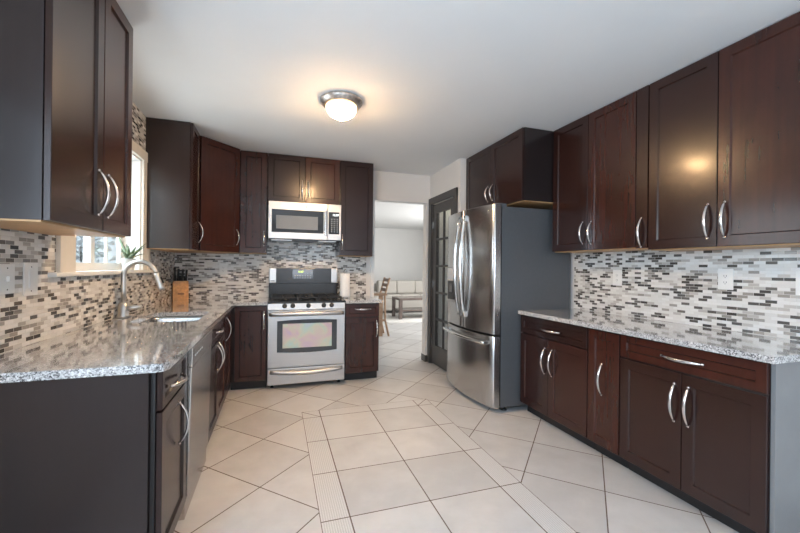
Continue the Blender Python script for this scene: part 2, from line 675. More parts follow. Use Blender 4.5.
def front(kind, fr, u0, u1, v0, v1, parent, hu=None, hv=None, hl=0.19, vert=True, fw=0.058, mat=None):
    o = MB().panel(fr, u0, u1, v0, v1, fw=fw).build(kind, mat or WOOD, parent)
    if hu is not None:
        pull(fr, hu, hv, hl, vert, o)
    return o


# ------------------------------------------------------------------ setting
H = 2.548
XL, XR, YB = -1.08, 2.70, 4.73
struct('floor', MB().box(-1.4, 5.4, -2.8, 11.8, -0.06, 0.0), FLOOR)
struct('ceiling', MB().box(-1.4, 5.4, -2.8, 11.8, H, H + .06), CEIL)

# left wall with the window opening
WY0, WY1, WZ0, WZ1 = 2.53, 3.62, 1.243, 2.157
mb = MB()
mb.box(XL - .16, XL, -2.7, -1.55, 0, H)
mb.box(XL - .16, XL, -1.55, 1.45, 0, 0.9)
mb.box(XL - .16, XL, -1.55, 1.45, 2.1, H)
mb.box(XL - .16, XL, 1.45, WY0, 0, H)
mb.box(XL - .16, XL, WY1, YB + .12, 0, H)
mb.box(XL - .16, XL, WY0, WY1, 0, WZ0)
mb.box(XL - .16, XL, WY0, WY1, WZ1, H)
struct('wall_left', mb, PAINT)
# back wall: solid to the opening, header above it, short return
mb = MB()
mb.box(XL, 1.19, YB, YB + .12, 0, H)
mb.box(1.19, 1.94, YB, YB + .12, 2.168, H)
mb.box(1.94, 1.99, YB, YB + .12, 0, H)
struct('wall_back', mb, PAINT)
struct('wall_right', MB().box(XR, XR + .12, -2.7, YB + .12, 0, H), PAINT)
# pantry wall holding the glazed door
DY0, DY1, DZ = 3.985, 4.645, 2.14
mb = MB()
mb.box(1.99, 2.09, 3.845, DY0, 0, H)
mb.box(1.99, 2.09, DY1, YB + .12, 0, H)
mb.box(1.99, 2.09, DY0, DY1, DZ, H)
mb.box(2.09, XR, 3.845, 3.90, 0, H)
mb.box(2.09, XR, YB, YB + .12, 0, H)
struct('wall_pantry', mb, PAINT)
# rear wall, behind the viewpoint, with a window
mb = MB()
mb.box(XL, -0.1, -2.8, -2.7, 0, H)
mb.box(1.8, XR, -2.8, -2.7, 0, H)
mb.box(-0.1, 1.8, -2.8, -2.7, 2.1, H)
mb.box(-0.1, 1.8, -2.8, -2.7, 0, 0.9)
struct('wall_rear', mb, PAINT)
# living room beyond the opening
struct('wall_living_far', MB().box(-1.3, 5.3, 11.6, 11.72, 0, H), LIVPAINT)
struct('wall_living_left', MB().box(-1.34, -1.24, YB + .12, 11.6, 0, H), LIVPAINT)
mb = MB()
mb.box(5.2, 5.3, YB + .12, 5.4, 0, H)
mb.box(5.2, 5.3, 9.8, 11.6, 0, H)
mb.box(5.2, 5.3, 5.4, 9.8, 0, 0.3)
mb.box(5.2, 5.3, 5.4, 9.8, 2.4, H)
struct('wall_living_right', mb, LIVPAINT)
struct('wall_living_near', MB().box(XR + .12, 5.3, YB, YB + .12, 0, H), LIVPAINT)
struct('baseboard_living_far', MB().box(-1.24, 5.2, 11.585, 11.6, 0, 0.10), TRIMW)
mb = MB()
mb.box(1.932, 1.998, YB - .012, YB + .13, 0, 0.09, 0.003)
struct('baseboard_back', mb, DOORDK)
struct('trim_4', MB().box(1.155, 1.205, YB - .02, YB + .13, 0, 2.168, 0.004), TRIMW)

# mosaic backsplash: left wall (to the ceiling round the window), back wall, right wall
T = 0.008
mb = MB()
mb.box(XL, XL + T, 1.60, YB, 0.905, 1.222)
mb.box(XL, XL + T, 1.60, 2.36, 1.222, 1.46)
mb.box(XL, XL + T, 2.34, 2.36, 1.46, H)
mb.box(XL, XL + T, 2.36, 3.79, 2.24, H)
mb.box(XL, XL + T, 3.79, YB, 1.222, H)
struct('trim_1', mb, MOSAIC)
struct('trim_2', MB().box(XL + T, 1.10, YB - T, YB, 0.88, 1.64), MOSAIC)
struct('trim_3', MB().box(XR - T, XR, 0.60, 2.85, 0.905, 1.50), MOSAIC)

# kitchen window
win = bpy.data.objects.new('window_1', None)
COL.objects.link(win)
win.location = (XL, 3.1, WZ0)
win['kind'] = 'structure'
mb = MB()
mb.box(XL, XL + .022, 2.415, WY0, WZ0 - .01, 2.24, 0.003)
mb.box(XL, XL + .028, 2.36, 2.42, WZ0 - .01, 2.24, 0.003)
mb.box(XL, XL + .022, WY1, 3.74, WZ0 - .01, 2.24, 0.003)
mb.box(XL, XL + .028, 3.735, 3.79, WZ0 - .01, 2.24, 0.003)
mb.box(XL, XL + .026, 2.36, 3.79, WZ1, 2.24, 0.003)
mb.build('casing', CREAM, win)
MB().box(XL - .15, XL + .045, 2.29, 3.84, WZ0 - .022, WZ0 + .002, 0.004).build('window_sill', TRIMW, win)
mb = MB()
mb.box(XL - .16, XL, WY0, WY0 + .012, WZ0, WZ1)
mb.box(XL - .16, XL, WY1 - .012, WY1, WZ0, WZ1)
mb.box(XL - .16, XL, WY0, WY1, WZ1 - .012, WZ1)
mb.build('jamb', TRIMW, win)
for (a, b_) in ((WY0 + .012, 3.03), (3.01, WY1 - .012)):
    xo = -0.085 if a < 3 else -0.115
    mb = MB()
    x0, x1 = XL + xo - .028, XL + xo
    mb.box(x0, x1, a, a + .055, WZ0, WZ1 - .012, .003)
    mb.box(x0, x1, b_ - .055, b_, WZ0, WZ1 - .012, .003)
    mb.box(x0, x1, a + .05, b_ - .05, WZ0, WZ0 + .055, .003)
    mb.box(x0, x1, a + .05, b_ - .05, WZ1 - .067, WZ1 - .012, .003)
    if a > 3:
        mb.box(x0 + .006, x1 - .006, 3.315, 3.333, WZ0 + .05, WZ1 - .06, .002)
    sash = mb.build('window_frame', TRIMW, win)
    MB().box(XL + xo - .016, XL + xo - .012, a + .05, b_ - .05, WZ0 + .05, WZ1 - .06).build('pane', GLASS, sash)

# rear and dining window frames behind the viewpoint and living room window
for nm, fx in (('window_2', 0), ('window_3', 1), ('window_4', 2)):
    e = bpy.data.objects.new(nm, None)
    COL.objects.link(e)
    e['kind'] = 'structure'
    mb = MB()
    if fx == 0:
        e.location = (0.85, -2.75, 0.9)
        for x in (-0.1, 0.825, 1.75):
            mb.box(x, x + .05, -2.79, -2.76, 0.9, 2.1, .004)
        mb.box(-0.1, 1.8, -2.79, -2.76, 2.05, 2.1, .004)
        mb.box(-0.1, 1.8, -2.79, -2.76, 0.9, 0.95, .004)
        f = mb.build('window_frame', TRIMW, e)
        MB().box(-0.05, 1.75, -2.778, -2.773, 0.95, 2.05).build('pane', GLASS, f)
    elif fx == 2:
        e.location = (-1.2, -0.15, 0.9)
        for y in (-1.55, -0.075, 1.40):
            mb.box(-1.23, -1.19, y, y + .05, 0.9, 2.1, .004)
        mb.box(-1.23, -1.19, -1.55, 1.45, 2.05, 2.1, .004)
        mb.box(-1.23, -1.19, -1.55, 1.45, 0.9, 0.95, .004)
        f = mb.build('window_frame', TRIMW, e)
        MB().box(-1.212, -1.207, -1.5, 1.4, 0.95, 2.05).build('pane', GLASS, f)
    else:
        e.location = (5.25, 7.6, 0.3)
        for y in (5.4, 6.85, 8.30, 9.75):
            mb.box(5.22, 5.28, y, y + .05, 0.3, 2.4, .004)
        mb.box(5.22, 5.28, 5.4, 9.8, 2.34, 2.4, .004)
        mb.box(5.22, 5.28, 5.4, 9.8, 0.3, 0.36, .004)
        f = mb.build('window_frame', TRIMW, e)
        MB().box(5.247, 5.253, 5.45, 9.75, 0.36, 2.34).build('pane', GLASS, f)

# glazed pantry door in its dark casing
dr = bpy.data.objects.new('door_1', None)
COL.objects.link(dr)
dr.location = (1.99, 4.315, 0)
dr['kind'] = 'structure'
mb = MB()
mb.box(1.968, 1.99, DY0 - .085, DY0, 0, DZ + .085, .003)
mb.box(1.968, 1.99, DY1, DY1 + .085, 0, DZ + .085, .003)
mb.box(1.966, 1.99, DY0 - .085, DY1 + .085, DZ, DZ + .085, .003)
mb.box(1.99, 2.09, DY0, DY0 + .012, 0, DZ)
mb.box(1.99, 2.09, DY1 - .012, DY1, 0, DZ)
mb.build('door_casing', DOORDK, dr)
a0, a1 = DY0 + .016, DY1 - .016
XD0, XD1 = 1.995, 2.03
g0, g1, gz0, gz1 = a0 + .10, a1 - .10, 0.26, DZ - .13
mb = MB()
mb.box(XD0, XD1, a0, g0, .012, DZ - .014, .002)
mb.box(XD0, XD1, g1, a1, .012, DZ - .014, .002)
mb.box(XD0, XD1, g0 - .002, g1 + .002, .012, gz0, .002)
mb.box(XD0, XD1, g0 - .002, g1 + .002, gz1, DZ - .014, .002)
gm = (g0 + g1) / 2
mb.box(XD0 + .004, XD1 - .004, gm - .013, gm + .013, gz0, gz1, .002)
for k in range(1, 5):
    zz = gz0 + (gz1 - gz0) * k / 5
    mb.box(XD0 + .004, XD1 - .004, g0, g1, zz - .013, zz + .013, .002)
leaf = mb.build('door_leaf', DOORDK, dr)
for k in range(5):
    for j in range(2):
        y0 = g0 if j == 0 else gm
        y1 = gm if j == 0 else g1
        z0 = gz0 + (gz1 - gz0) * k / 5
        z1 = gz0 + (gz1 - gz0) * (k + 1) / 5
        MB().box(2.010, 2.014, y0, y1, z0, z1).build('pane', GLASS, leaf)
for zz in (0.28, 1.07, 1.86):
    MB().box(1.985, 1.999, DY1 - .03, DY1 - .006, zz - .045, zz + .045, .002).build('hinge', CHROME, dr)

# pantry shelves and boxes seen through the panes
rng = random.Random(4)
PCOL = [plain('carton_white', (0.75, 0.74, 0.72), 0.5), plain('carton_tan', (0.45, 0.33, 0.22), 0.6),
        plain('carton_blue', (0.20, 0.30, 0.42), 0.5), plain('carton_grey', (0.32, 0.32, 0.33), 0.5)]
PN = ['white', 'tan', 'blue', 'grey']
ORD = ['lowest', 'second', 'third', 'fourth', 'top']
for k, zz in enumerate((0.40, 0.78, 1.16, 1.54, 1.92)):
    sh = MB().box(2.27, XR, 3.905, 4.725, zz - .02, zz, .002).build('pantry_shelf', TRIMW)
    tag(sh, 'white shelf in the pantry behind the glazed door, %s one up' % ORD[k] if k else
        'white shelf in the pantry behind the glazed door, lowest of five', 'shelf', 'pantry shelves')
    y = 4.00
    for j in range(3):
        wd = rng.uniform(.10, .16)
        hh = rng.uniform(.15, .29)
        ci = (k * 2 + j + k // 2) % 4
        bx = MB()
        bx.box(2.31, 2.48, y, y + wd, zz, zz + hh - .006, .003)
        bx.box(2.312, 2.478, y + .002, y + wd * .5, zz + hh - .007, zz + hh, .001)
        bo = bx.build('carton', PCOL[ci], None, (2.395, y + wd / 2, zz))
        tag(bo, '%s carton on the %s pantry shelf, %s of three in its row' % (PN[ci], ORD[k] if k else 'lowest', ['nearest', 'middle', 'farthest'][j]),
            'box', 'cartons in the pantry')
        y += wd + rng.uniform(.06, .10)

root = thing('added_pantry_bulb', 'small globe bulb added out of view to light the pantry behind the glazed door', 'lamp', (2.25, 4.3, H))  # added, unseen bulb that brightens the pantry behind the door panes
MB().lathe([(.0, 0), (.05, 0), (.045, -.02), (.0, -.02)], (2.25, 4.3, H), 20).build('base', PLASTW, root)
MB().lathe([(.012, -.02), (.03, -.045), (.036, -.07), (.028, -.098), (.0, -.108)], (2.25, 4.3, H), 20).build('bulb', emit('added_bulb_glow', (1.0, 0.9, 0.75), 60.0), root)

# ground, hedge and siding outside the kitchen window
struct('ground_outside', MB().box(-14, -1.42, -4, 14, -0.9, -0.8), plain('snowy_ground', (0.75, 0.77, 0.80), 0.8))
mb = MB()
for i in range(16):
    mb.box(-5.6, -5.55 + .01 * (i % 2), -1.0, 9.6, -0.8 + i * .23, -0.8 + i * .23 + .225)
ob = mb.build('neighbour_house', plain('pale_blue_siding', (0.50, 0.60, 0.72), 0.6), None, (-5.6, 4.3, -0.8))
tag(ob, 'pale blue clapboard wall outside the kitchen window', 'house')
frost = plain('frosted_twig', (0.62, 0.63, 0.63), 0.8, 0, 0.35, 8)
root = thing('frosted_tree', 'pale frosted tree outside the right sash of the kitchen window', 'tree', (-3.3, 8.2, -0.8))
MB().tube([(-3.3, 8.2, -.8), (-3.28, 8.2, .4), (-3.32, 8.15, 1.6)], [.09, .07, .04]).build('trunk', plain('grey_bark', (0.2, 0.18, 0.17), 0.9), root)
mb = MB()
rng = random.Random(2)
for i in range(420):
    a = rng.uniform(0, 2 * PI)
    r = 1.25 * math.sqrt(rng.random())
    z = rng.uniform(0.0, 3.1)
    c0 = Vector((-3.3 + r * math.cos(a), 8.2 + 1.4 * r * math.sin(a), z))
    d = Vector((rng.uniform(-1, 1), rng.uniform(-1, 1), rng.uniform(-.6, 1))).normalized() * rng.uniform(.1, .3)
    mb.tube([c0, c0 + d], [rng.uniform(.02, .05), .008], 5)
mb.build('branches', frost, root)['kind'] = 'stuff'

# ------------------------------------------------------------------ wall cabinets


def upper_box(root, x0, x1, y0, y1, z0, z1=H - .002):
    MB().box(x0, x1, y0, y1, z0 + .006, z1, .0015).build('body', BODY, root)
    MB().box(x0 + .004, x1 - .004, y0 + .004, y1 - .004, z0, z0 + .0065).build('underside', MAPLE, root)['label'] = 'light maple underside'


TOP = H - .006
# left wall, nearest
root = thing('wall_cabinet', 'dark two-door wall cabinet nearest the viewer, left of the window', 'cabinet', (XL, 1.96, 1.43))
upper_box(root, XL + .001, -0.760, 1.585, 2.335, 1.43)
fr = frame_x(-0.757, 1)
front('door', fr, 1.588, 1.990, 1.436, TOP, root, 1.945, 1.598, .185)
front('door', fr, 1.996, 2.332, 1.436, TOP, root, 2.040, 1.598, .185)
# left wall beyond the window
root = thing('wall_cabinet', 'narrow dark wall cabinet between window and diagonal corner cabinet, tall side panel showing', 'cabinet', (XL, 3.87, 1.424))
upper_box(root, XL + T, -0.735, 3.70, 4.035, 1.424)
fr = frame_x(-0.732, 1)
front('door', fr, 3.703, 4.030, 1.430, TOP, root, 3.985, 1.60, .18, fw=.05)
# diagonal corner
root = thing('corner_wall_cabinet', 'dark diagonal wall cabinet in the corner above the knife block', 'cabinet', (-.8, 4.45, 1.424))
dg = [(XL + T + .001, 4.038), (-0.732, 4.038), (-0.716, 4.046), (-0.400, 4.372), (-0.390, 4.412), (-0.390, YB - T - .001), (XL + T + .001, YB - T - .001)]
MB().prism(dg, 1.430, H - .002).build('body', BODY, root)
MB().prism([(x * .99 - .008, y * .99 + .042) for x, y in dg], 1.424, 1.4305).build('underside', MAPLE, root)['label'] = 'light maple underside'
A = Vector((-0.719, 4.040, 0)); B = Vector((-0.397, 4.374, 0))
eu = (B - A).normalized()
nn = Vector((eu.y, -eu.x, 0))
fr = (A + nn * .001, eu, nn)
L = (B - A).length
front('door', fr, 0.004, L - .006, 1.430, TOP, root, L - .04, 1.59, .15)
# back wall
fr = frame_y(4.410)
root = thing('wall_cabinet', 'dark single-door wall cabinet between the corner cabinet and the microwave', 'cabinet', (-.25, YB, 1.424))
upper_box(root, -0.388, -0.107, 4.412, YB - T, 1.424)
front('door', fr, -0.384, -0.110, 1.430, TOP, root, -0.138, 1.59, .15)
root = thing('wall_cabinet', 'short two-door wall cabinet directly above the microwave', 'cabinet', (.3, YB, 2.01))
upper_box(root, -0.104, 0.698, 4.412, YB - T, 2.008)
front('door', fr, -0.101, 0.298, 2.012, TOP, root, 0.268, 2.165, .18)
front('door', fr, 0.302, 0.695, 2.012, TOP, root, 0.334, 2.165, .18)
root = thing('wall_cabinet', 'dark single-door wall cabinet right of the microwave, beside the doorway', 'cabinet', (.9, YB, 1.415))
upper_box(root, 0.701, 1.102, 4.412, YB - T, 1.415)
front('door', fr, 0.705, 1.100, 1.421, TOP, root, 0.728, 1.58, .16)
# right wall
fr = frame_x(2.397, -1)
root = thing('wall_cabinet', 'two-door wall cabinet on the right wall next to the refrigerator', 'cabinet', (XR, 2.37, 1.455))
upper_box(root, 2.399, XR - T, 1.960, 2.785, 1.438)
front('door', fr, 2.386, 2.783, 1.444, TOP, root, 2.430, 1.585, .17)
front('door', fr, 1.963, 2.381, 1.444, TOP, root, 2.345, 1.580, .17)
root = thing('wall_cabinet', 'very narrow pull-out wall cabinet between the two-door cabinets on the right', 'cabinet', (XR, 1.91, 1.443))
upper_box(root, 2.399, XR - T, 1.868, 1.957, 1.432)
o = MB().box(2.376, 2.397, 1.870, 1.955, 1.438, TOP, .002).build('door', WOOD, root)
pull((Vector((2.397, 0, 0)), Vector((0, 1, 0)), Vector((-1, 0, 0))), 1.913, 1.545, .19, True, o)
root = thing('wall_cabinet', 'two-door wall cabinet at the right edge, nearest the viewer on the right wall', 'cabinet', (XR, 1.45, 1.425))
upper_box(root, 2.399, XR - T, 1.020, 1.865, 1.420)
front('door', fr, 1.453, 1.863, 1.426, TOP, root, 1.497, 1.575, .19)
front('door', fr, 1.023, 1.448, 1.426, TOP, root, 1.410, 1.575, .19)
# above the refrigerator
fr = frame_x(2.076, -1)
root = thing('wall_cabinet', 'deep two-door cabinet above the stainless refrigerator', 'cabinet', (XR, 3.31, 1.9))
upper_box(root, 2.079, XR - T, 2.797, 3.835, 1.890)
front('door', fr, 2.800, 3.312, 1.896, TOP, root, 3.272, 2.05, .15)
front('door', fr, 3.317, 3.832, 1.896, TOP, root, 3.357, 2.05, .15)

# ------------------------------------------------------------------ base cabinets
CZ0, CZ1 = 0.882, 0.914


def base_box(root, x0, x1, y0, y1, side, ztop=CZ0):
    """side: which face carries the toe recess: '+x', '-x', '-y'"""
    MB().box(x0, x1, y0, y1, .095, ztop - .001, .0015).build('body', BODY, root)
    q = .06
    a = [x0, x1, y0, y1]
    if side == '+x':
        a[1] -= q
    elif side == '-x':
        a[0] += q
    else:
        a[2] += q
    MB().box(a[0], a[1], a[2] + .002, a[3] - .002, 0.0, .096).build('toe_kick', TOE, root)


# left run
fr = frame_x(-0.442, 1)
XLB = XL + .001
root = thing('base_cabinet', 'dark base cabinet at the near end of the left counter, broad end panel showing', 'cabinet', (-.75, 1.9, 0))
base_box(root, XLB, -0.445, 1.682, 2.118, '+x')
MB().box(XLB, -0.462, 1.655, 1.676, 0, CZ0 - .001, .001).build('end_panel', BODY, root)
MB().box(-0.46, -0.444, 1.676, 1.683, 0.095, CZ0 - .001).build('gap_shade', TOE, root)  # black strip paints in the shade of the gap beside the end panel
front('drawer', fr, 1.686, 2.114, .715, .868, root, 1.90, .772, .17, False, fw=.035)
front('door', fr, 1.686, 2.114, .10, .705, root, 1.960, .555, .18)

root = thing('dishwasher', 'stainless dishwasher built in under the left counter, door slightly ajar', 'dishwasher', (-.75, 2.43, 0))
MB().box(XLB, -0.455, 2.124, 2.736, .095, CZ0 - .001).build('body', BLACKEN, root)
MB().box(XLB, -0.50, 2.124, 2.736, 0, .095).build('toe_kick', TOE, root)
Rt = Matrix.Translation((-0.44, 0, .11)) @ Matrix.Rotation(math.radians(1.2), 4, 'Y') @ Matrix.Translation((0.44, 0, -.11))
mb = MB().box(-0.447, -0.418, 2.130, 2.730, .11, .765, .004, Rt)
dd = mb.build('door', STEELDW, root)
mb = MB().box(-0.447, -0.416, 2.130, 2.730, .768, .868, .004, Rt)
cp = mb.build('control_panel', STEELDW, root)
for k in range(5):
    MB().box(-0.4165, -0.4150, 2.19 + k * .045, 2.21 + k * .045, .812, .822, 0, Rt).build('button', MARK, cp)
MB().box(-0.50, -0.43, 2.126, 2.734, .0, .085, .003).build('kick_plate', STEELDW, root)

root = thing('base_cabinet', 'dark two-door base cabinet under the sink', 'cabinet', (-.75, 3.17, 0))
# hollow carcass so that the bowl hangs free inside it
mb = MB()
mb.box(XLB, -0.445, 2.742, 2.760, .095, CZ0 - .001)
mb.box(XLB, -0.445, 3.580, 3.598, .095, CZ0 - .001)
mb.box(XLB, -0.445, 2.760, 3.580, .095, .115)
mb.box(XLB, XLB + .012, 2.760, 3.580, .115, CZ0 - .001)
mb.box(-0.465, -0.445, 2.760, 3.580, .70, CZ0 - .001)
mb.build('body', BODY, root)
MB().box(XLB, -0.505, 2.744, 3.596, 0, .096).build('toe_kick', TOE, root)
front('drawer', fr, 2.746, 3.594, .715, .868, root, 3.12, .790, .13, False, fw=.035)
front('door', fr, 2.746, 3.168, .10, .705, root, 3.125, .58, .19)
front('door', fr, 3.172, 3.594, .10, .705, root, 3.215, .58, .19)
root = thing('base_cabinet', 'dark full-height-door base cabinet at the inner corner of the left counter', 'cabinet', (-.75, 3.85, 0))
base_box(root, XLB, -0.445, 3.602, 4.09, '+x')
front('door', fr, 3.606, 4.00, .10, .868, root, 3.652, .72, .19)
# back run
fr = frame_y(4.142)
root = thing('base_cabinet', 'dark single-door base cabinet between the inner corner and the range', 'cabinet', (-.25, 4.45, 0))
base_box(root, -0.44, -0.092, 4.145, YB - .001, '-y')
front('door', fr, -0.400, -0.096, .10, .868, root, -0.122, .725, .17, fw=.045)
root = thing('base_cabinet', 'dark base cabinet with one drawer, right of the range', 'cabinet', (.92, 4.45, 0))
base_box(root, 0.732, 1.120, 4.145, YB - .001, '-y')
front('drawer', fr, 0.735, 1.117, .725, .868, root, .928, .812, .17, False, fw=.035)
front('door', fr, 0.735, 1.117, .10, .715, root, 1.088, .59, .17)
# right run
fr = frame_x(2.110, -1)
root = thing('base_cabinet', 'reddish-brown base cabinet with one drawer over two doors, beside the refrigerator', 'cabinet', (2.4, 2.46, 0))
base_box(root, 2.113, XR - .001, 2.084, 2.846, '-x')
front('drawer', fr, 2.088, 2.842, .722, .872, root, 2.46, .790, .19, False, fw=.042)
front('door', fr, 2.088, 2.482, .095, .712, root, 2.440, .535, .20)
front('door', fr, 2.487, 2.842, .095, .712, root, 2.525, .535, .20)
root = thing('base_cabinet', 'narrow pull-out base cabinet between the two drawered base cabinets on the right', 'cabinet', (2.4, 1.95, 0))
base_box(root, 2.113, XR - .001, 1.824, 2.081, '-x')
front('door', fr, 1.828, 2.078, .095, .872, root, 1.958, .545, .20)
root = thing('base_cabinet', 'widest base cabinet on the right, ending in a pale grey end panel', 'cabinet', (2.4, 1.44, 0))
base_box(root, 2.113, XR - .001, 1.066, 1.821, '-x')
MB().box(2.112, XR - .001, 1.046, 1.064, 0, CZ0 - .001, .001).build('end_panel', GREYPANEL, root)['label'] = 'pale grey end panel'
front('drawer', fr, 1.068, 1.818, .736, .874, root, 1.44, .802, .21, False, fw=.042)
front('door', fr, 1.068, 1.435, .095, .726, root, 1.400, .560, .20)
front('door', fr, 1.440, 1.818, .095, .726, root, 1.475, .560, .20)

# ------------------------------------------------------------------ countertops, sink, tap


def rrect(x0, x1, y0, y1, r, n=6):
    out = []
    for cx, cy, a0 in ((x1 - r, y1 - r, 0), (x0 + r, y1 - r, 90), (x0 + r, y0 + r, 180), (x1 - r, y0 + r, 270)):
        for i in range(n + 1):
            a = math.radians(a0 + 90 * i / n)
            out.append((cx + r * math.cos(a), cy + r * math.sin(a)))
    return out


SX0, SX1, SY0, SY1 = -0.905, -0.505, 2.80, 3.36
xw = XL + T + .0005
yw = YB - T - .0005
Lp = [(xw, 1.618), (-0.430, 1.618), (-0.405, 1.628), (-0.392, 1.655), (-0.392, 4.092), (-0.090, 4.092), (-0.090, yw), (xw, yw)]
mb = MB().prism(Lp, CZ0, CZ1, list(reversed(rrect(SX0, SX1, SY0, SY1, .06))))
o = mb.build('countertop', GRANITE, None, (-.75, 3.0, CZ0))
tag(o, 'speckled grey granite countertop along the left wall, with the sink cut-out', 'countertop')
o = MB().prism([(0.729, 4.092), (1.142, 4.092), (1.142, yw), (0.729, yw)], CZ0, CZ1).build('countertop', GRANITE, None, (.93, 4.4, CZ0))
tag(o, 'small granite countertop right of the range, under the paper towels', 'countertop')
o = MB().prism([(2.066, 1.03), (XR - T - .0005, 1.03), (XR - T - .0005, 2.852), (2.066, 2.852)], CZ0, CZ1).build('countertop', GRANITE, None, (2.4, 1.94, CZ0))
tag(o, 'long granite countertop along the right wall', 'countertop')

# sink bowl
mb = MB()
outer = rrect(SX0 - .012, SX1 + .012, SY0 - .012, SY1 + .012, .066)
loops = []
for ins, z in ((-.02, CZ0 - .001), (-.004, CZ0 - .001), (.0, CZ0 - .02), (.012, .74), (.05, .705), (.12, .70)):
    loops.append([mb.bm.verts.new((x, y, z)) for x, y in rrect(SX0 + ins, SX1 - ins, SY0 + ins, SY1 - ins, .06)])
for a, b_ in zip(loops, loops[1:]):
    n = len(a)
    for j in range(n):
        f = mb.bm.faces.new((a[j], a[(j + 1) % n], b_[(j + 1) % n], b_[j]))
        f.smooth = True
mb.bm.faces.new(loops[-1])
root = thing('sink', 'undermount stainless sink bowl in the left counter', 'sink', (-.705, 3.08, .70))
mb.build('bowl', STEEL, root)
MB().lathe([(.0, .001), (.042, .001), (.045, .004), (.03, .006), (.0, .003)], (-.705, 3.08, .70)).build('drain', CHROME, root)

# pull-down faucet
fx, fy = -1.022, 3.10
root = thing('faucet', 'brushed nickel gooseneck pull-down faucet behind the sink', 'faucet', (fx, fy, CZ1))
FN = plain('brushed_nickel_tap', (0.58, 0.56, 0.53), 0.33, 1.0, 0.04)
MB().box(fx - .028, fx + .028, fy - .125, fy + .125, CZ1, CZ1 + .006, .0025).build('deck_plate', FN, root)
MB().lathe([(.0, .005), (.038, .005), (.038, .012), (.033, .022), (.033, .088), (.026, .100), (.0175, .115), (.0, .115)], (fx, fy, CZ1), 28).build('base', FN, root)
pts = [(fx, fy, CZ1 + .09), (fx, fy, CZ1 + .20), (fx, fy, CZ1 + .29)]
R_ = .100
for i in range(1, 17):
    a = PI * i / 16 * .93
    pts.append((fx + R_ - R_ * math.cos(a), fy, CZ1 + .29 + R_ * math.sin(a) * 1.05))
MB().tube(pts, .0162, 14).build('spout', FN, root)
e = Vector(pts[-1]); dv = (Vector(pts[-1]) - Vector(pts[-2])).normalized()
hd = MB().tube([e, e + dv * .012, e + dv * .10, e + dv * .125, e + dv * .128], [.0165, .018, .022, .023, .018], 16).build('spray_head', FN, root)
MB().tube([e + dv * .03 + Vector((.019, 0, 0)), e + dv * .075 + Vector((.022, 0, 0))], .008, 8).build('button', BLACKEN, hd)
mb = MB().tube([(fx + .02, fy, CZ1 + .062), (fx + .05, fy - .004, CZ1 + .068), (fx + .115, fy - .01, CZ1 + .075)], [.022, .019, .0125], 14)
mb.build('lever', FN, root)

# ------------------------------------------------------------------ range
rx0, rx1, ry0, ry1 = -0.086, 0.722, 4.090, 4.70
root = thing('range', 'stainless steel gas range with black cooktop between two base cabinets', 'stove', (.318, 4.4, 0))
MB().box(rx0, rx1, ry0 + .035, ry1, .035, .885, .002).build('body', STEELH, root)
for x in (rx0 + .05, rx1 - .05):
    for y in (ry0 + .09, ry1 - .06):
        MB().lathe([(.018, 0), (.018, .01), (.010, .012), (.010, .036)], (x, y, 0), 12).build('foot', BLACKEN, root)
dw = MB().box(rx0 + .002, rx1 - .002, ry0, ry0 + .034, .045, .213, .006).build('drawer', STEELH, root)


def long_bar(x0, x1, y, z, sag, out, r, parent, name='handle', mat=None):
    mb = MB()
    K = 18
    pts = []
    for i in range(K + 1):
        q = i / K
        pts.append((x0 + (x1 - x0) * q, y - .004 - out * min(1, math.sin(PI * q) ** .55), z - sag * math.sin(PI * q)))
    mb.tube(pts, r, 12, (Vector((0, 0, 1)), 1.3))
    return mb.build(name, mat or STEELH, parent)


long_bar(rx0 + .03, rx1 - .03, ry0, .185, .022, .030, .017, dw)
# oven door: frame around the black glass
wx0, wx1, wz0, wz1 = 0.010, 0.632, .385, .712
mb = MB()
mb.box(rx0 + .002, rx1 - .002, ry0, ry0 + .034, .222, .822, .006)
dd = mb.build('oven_door', STEELH, root)
mb = MB()
K = 14
pl = []
for i in range(K + 1):
    q = i / K
    pl.append((wx0 + (wx1 - wx0) * q, wz0 - .014 * math.sin(PI * q)))
pl += [(wx1, wz1)] + [(wx1 - (wx1 - wx0) * i / 10, wz1 + .012 * math.sin(PI * i / 10)) for i in range(1, 10)] + [(wx0, wz1)]
mb.prism(pl, 0, .003)
mb.bm.transform(Matrix.Translation((0, ry0 + .001, 0)) @ Matrix.Rotation(PI / 2, 4, 'X'))
gl = mb.build('window', BLACKGL, dd)
MB().box(wx0 + .055, wx1 - .055, ry0 - .0035, ry0 - .0015, wz0 + .04, wz1 - .03, .0008).build('inner_glass', OVENGL, gl)
mb = MB()
hb = long_bar(rx0 + .02, rx1 - .02, ry0, .785, -.004, .038, .018, dd)
# control panel, sloping
mb = MB()
Rs = Matrix.Translation((0, ry0 + .01, .826)) @ Matrix.Rotation(math.radians(-12), 4, 'X') @ Matrix.Translation((0, -ry0 - .01, -.826))
mb.box(rx0, rx1, ry0 + .006, ry0 + .05, .826, .906, .004, Rs)
cp = mb.build('control_panel', STEELH, root)
for x in (.083, .166, .328, .49, .575):
    kb = MB().lathe([(.0, 0), (.025, 0), (.025, .006), (.019, .010), (.017, .028), (.0, .030)], (0, 0, 0), 20)
    kb.box(-.004, .004, -.016, .016, .026, .034, .001)
    Mk = Rs @ Matrix.Translation((x, ry0 + .006, .868)) @ Matrix.Rotation(PI / 2, 4, 'X')
    kb.bm.transform(Mk)
    kb.build('knob', plain('dark_knob', (0.05, 0.048, 0.047), 0.3, 0.3) if x == .083 else bpy.data.materials['dark_knob'], cp)
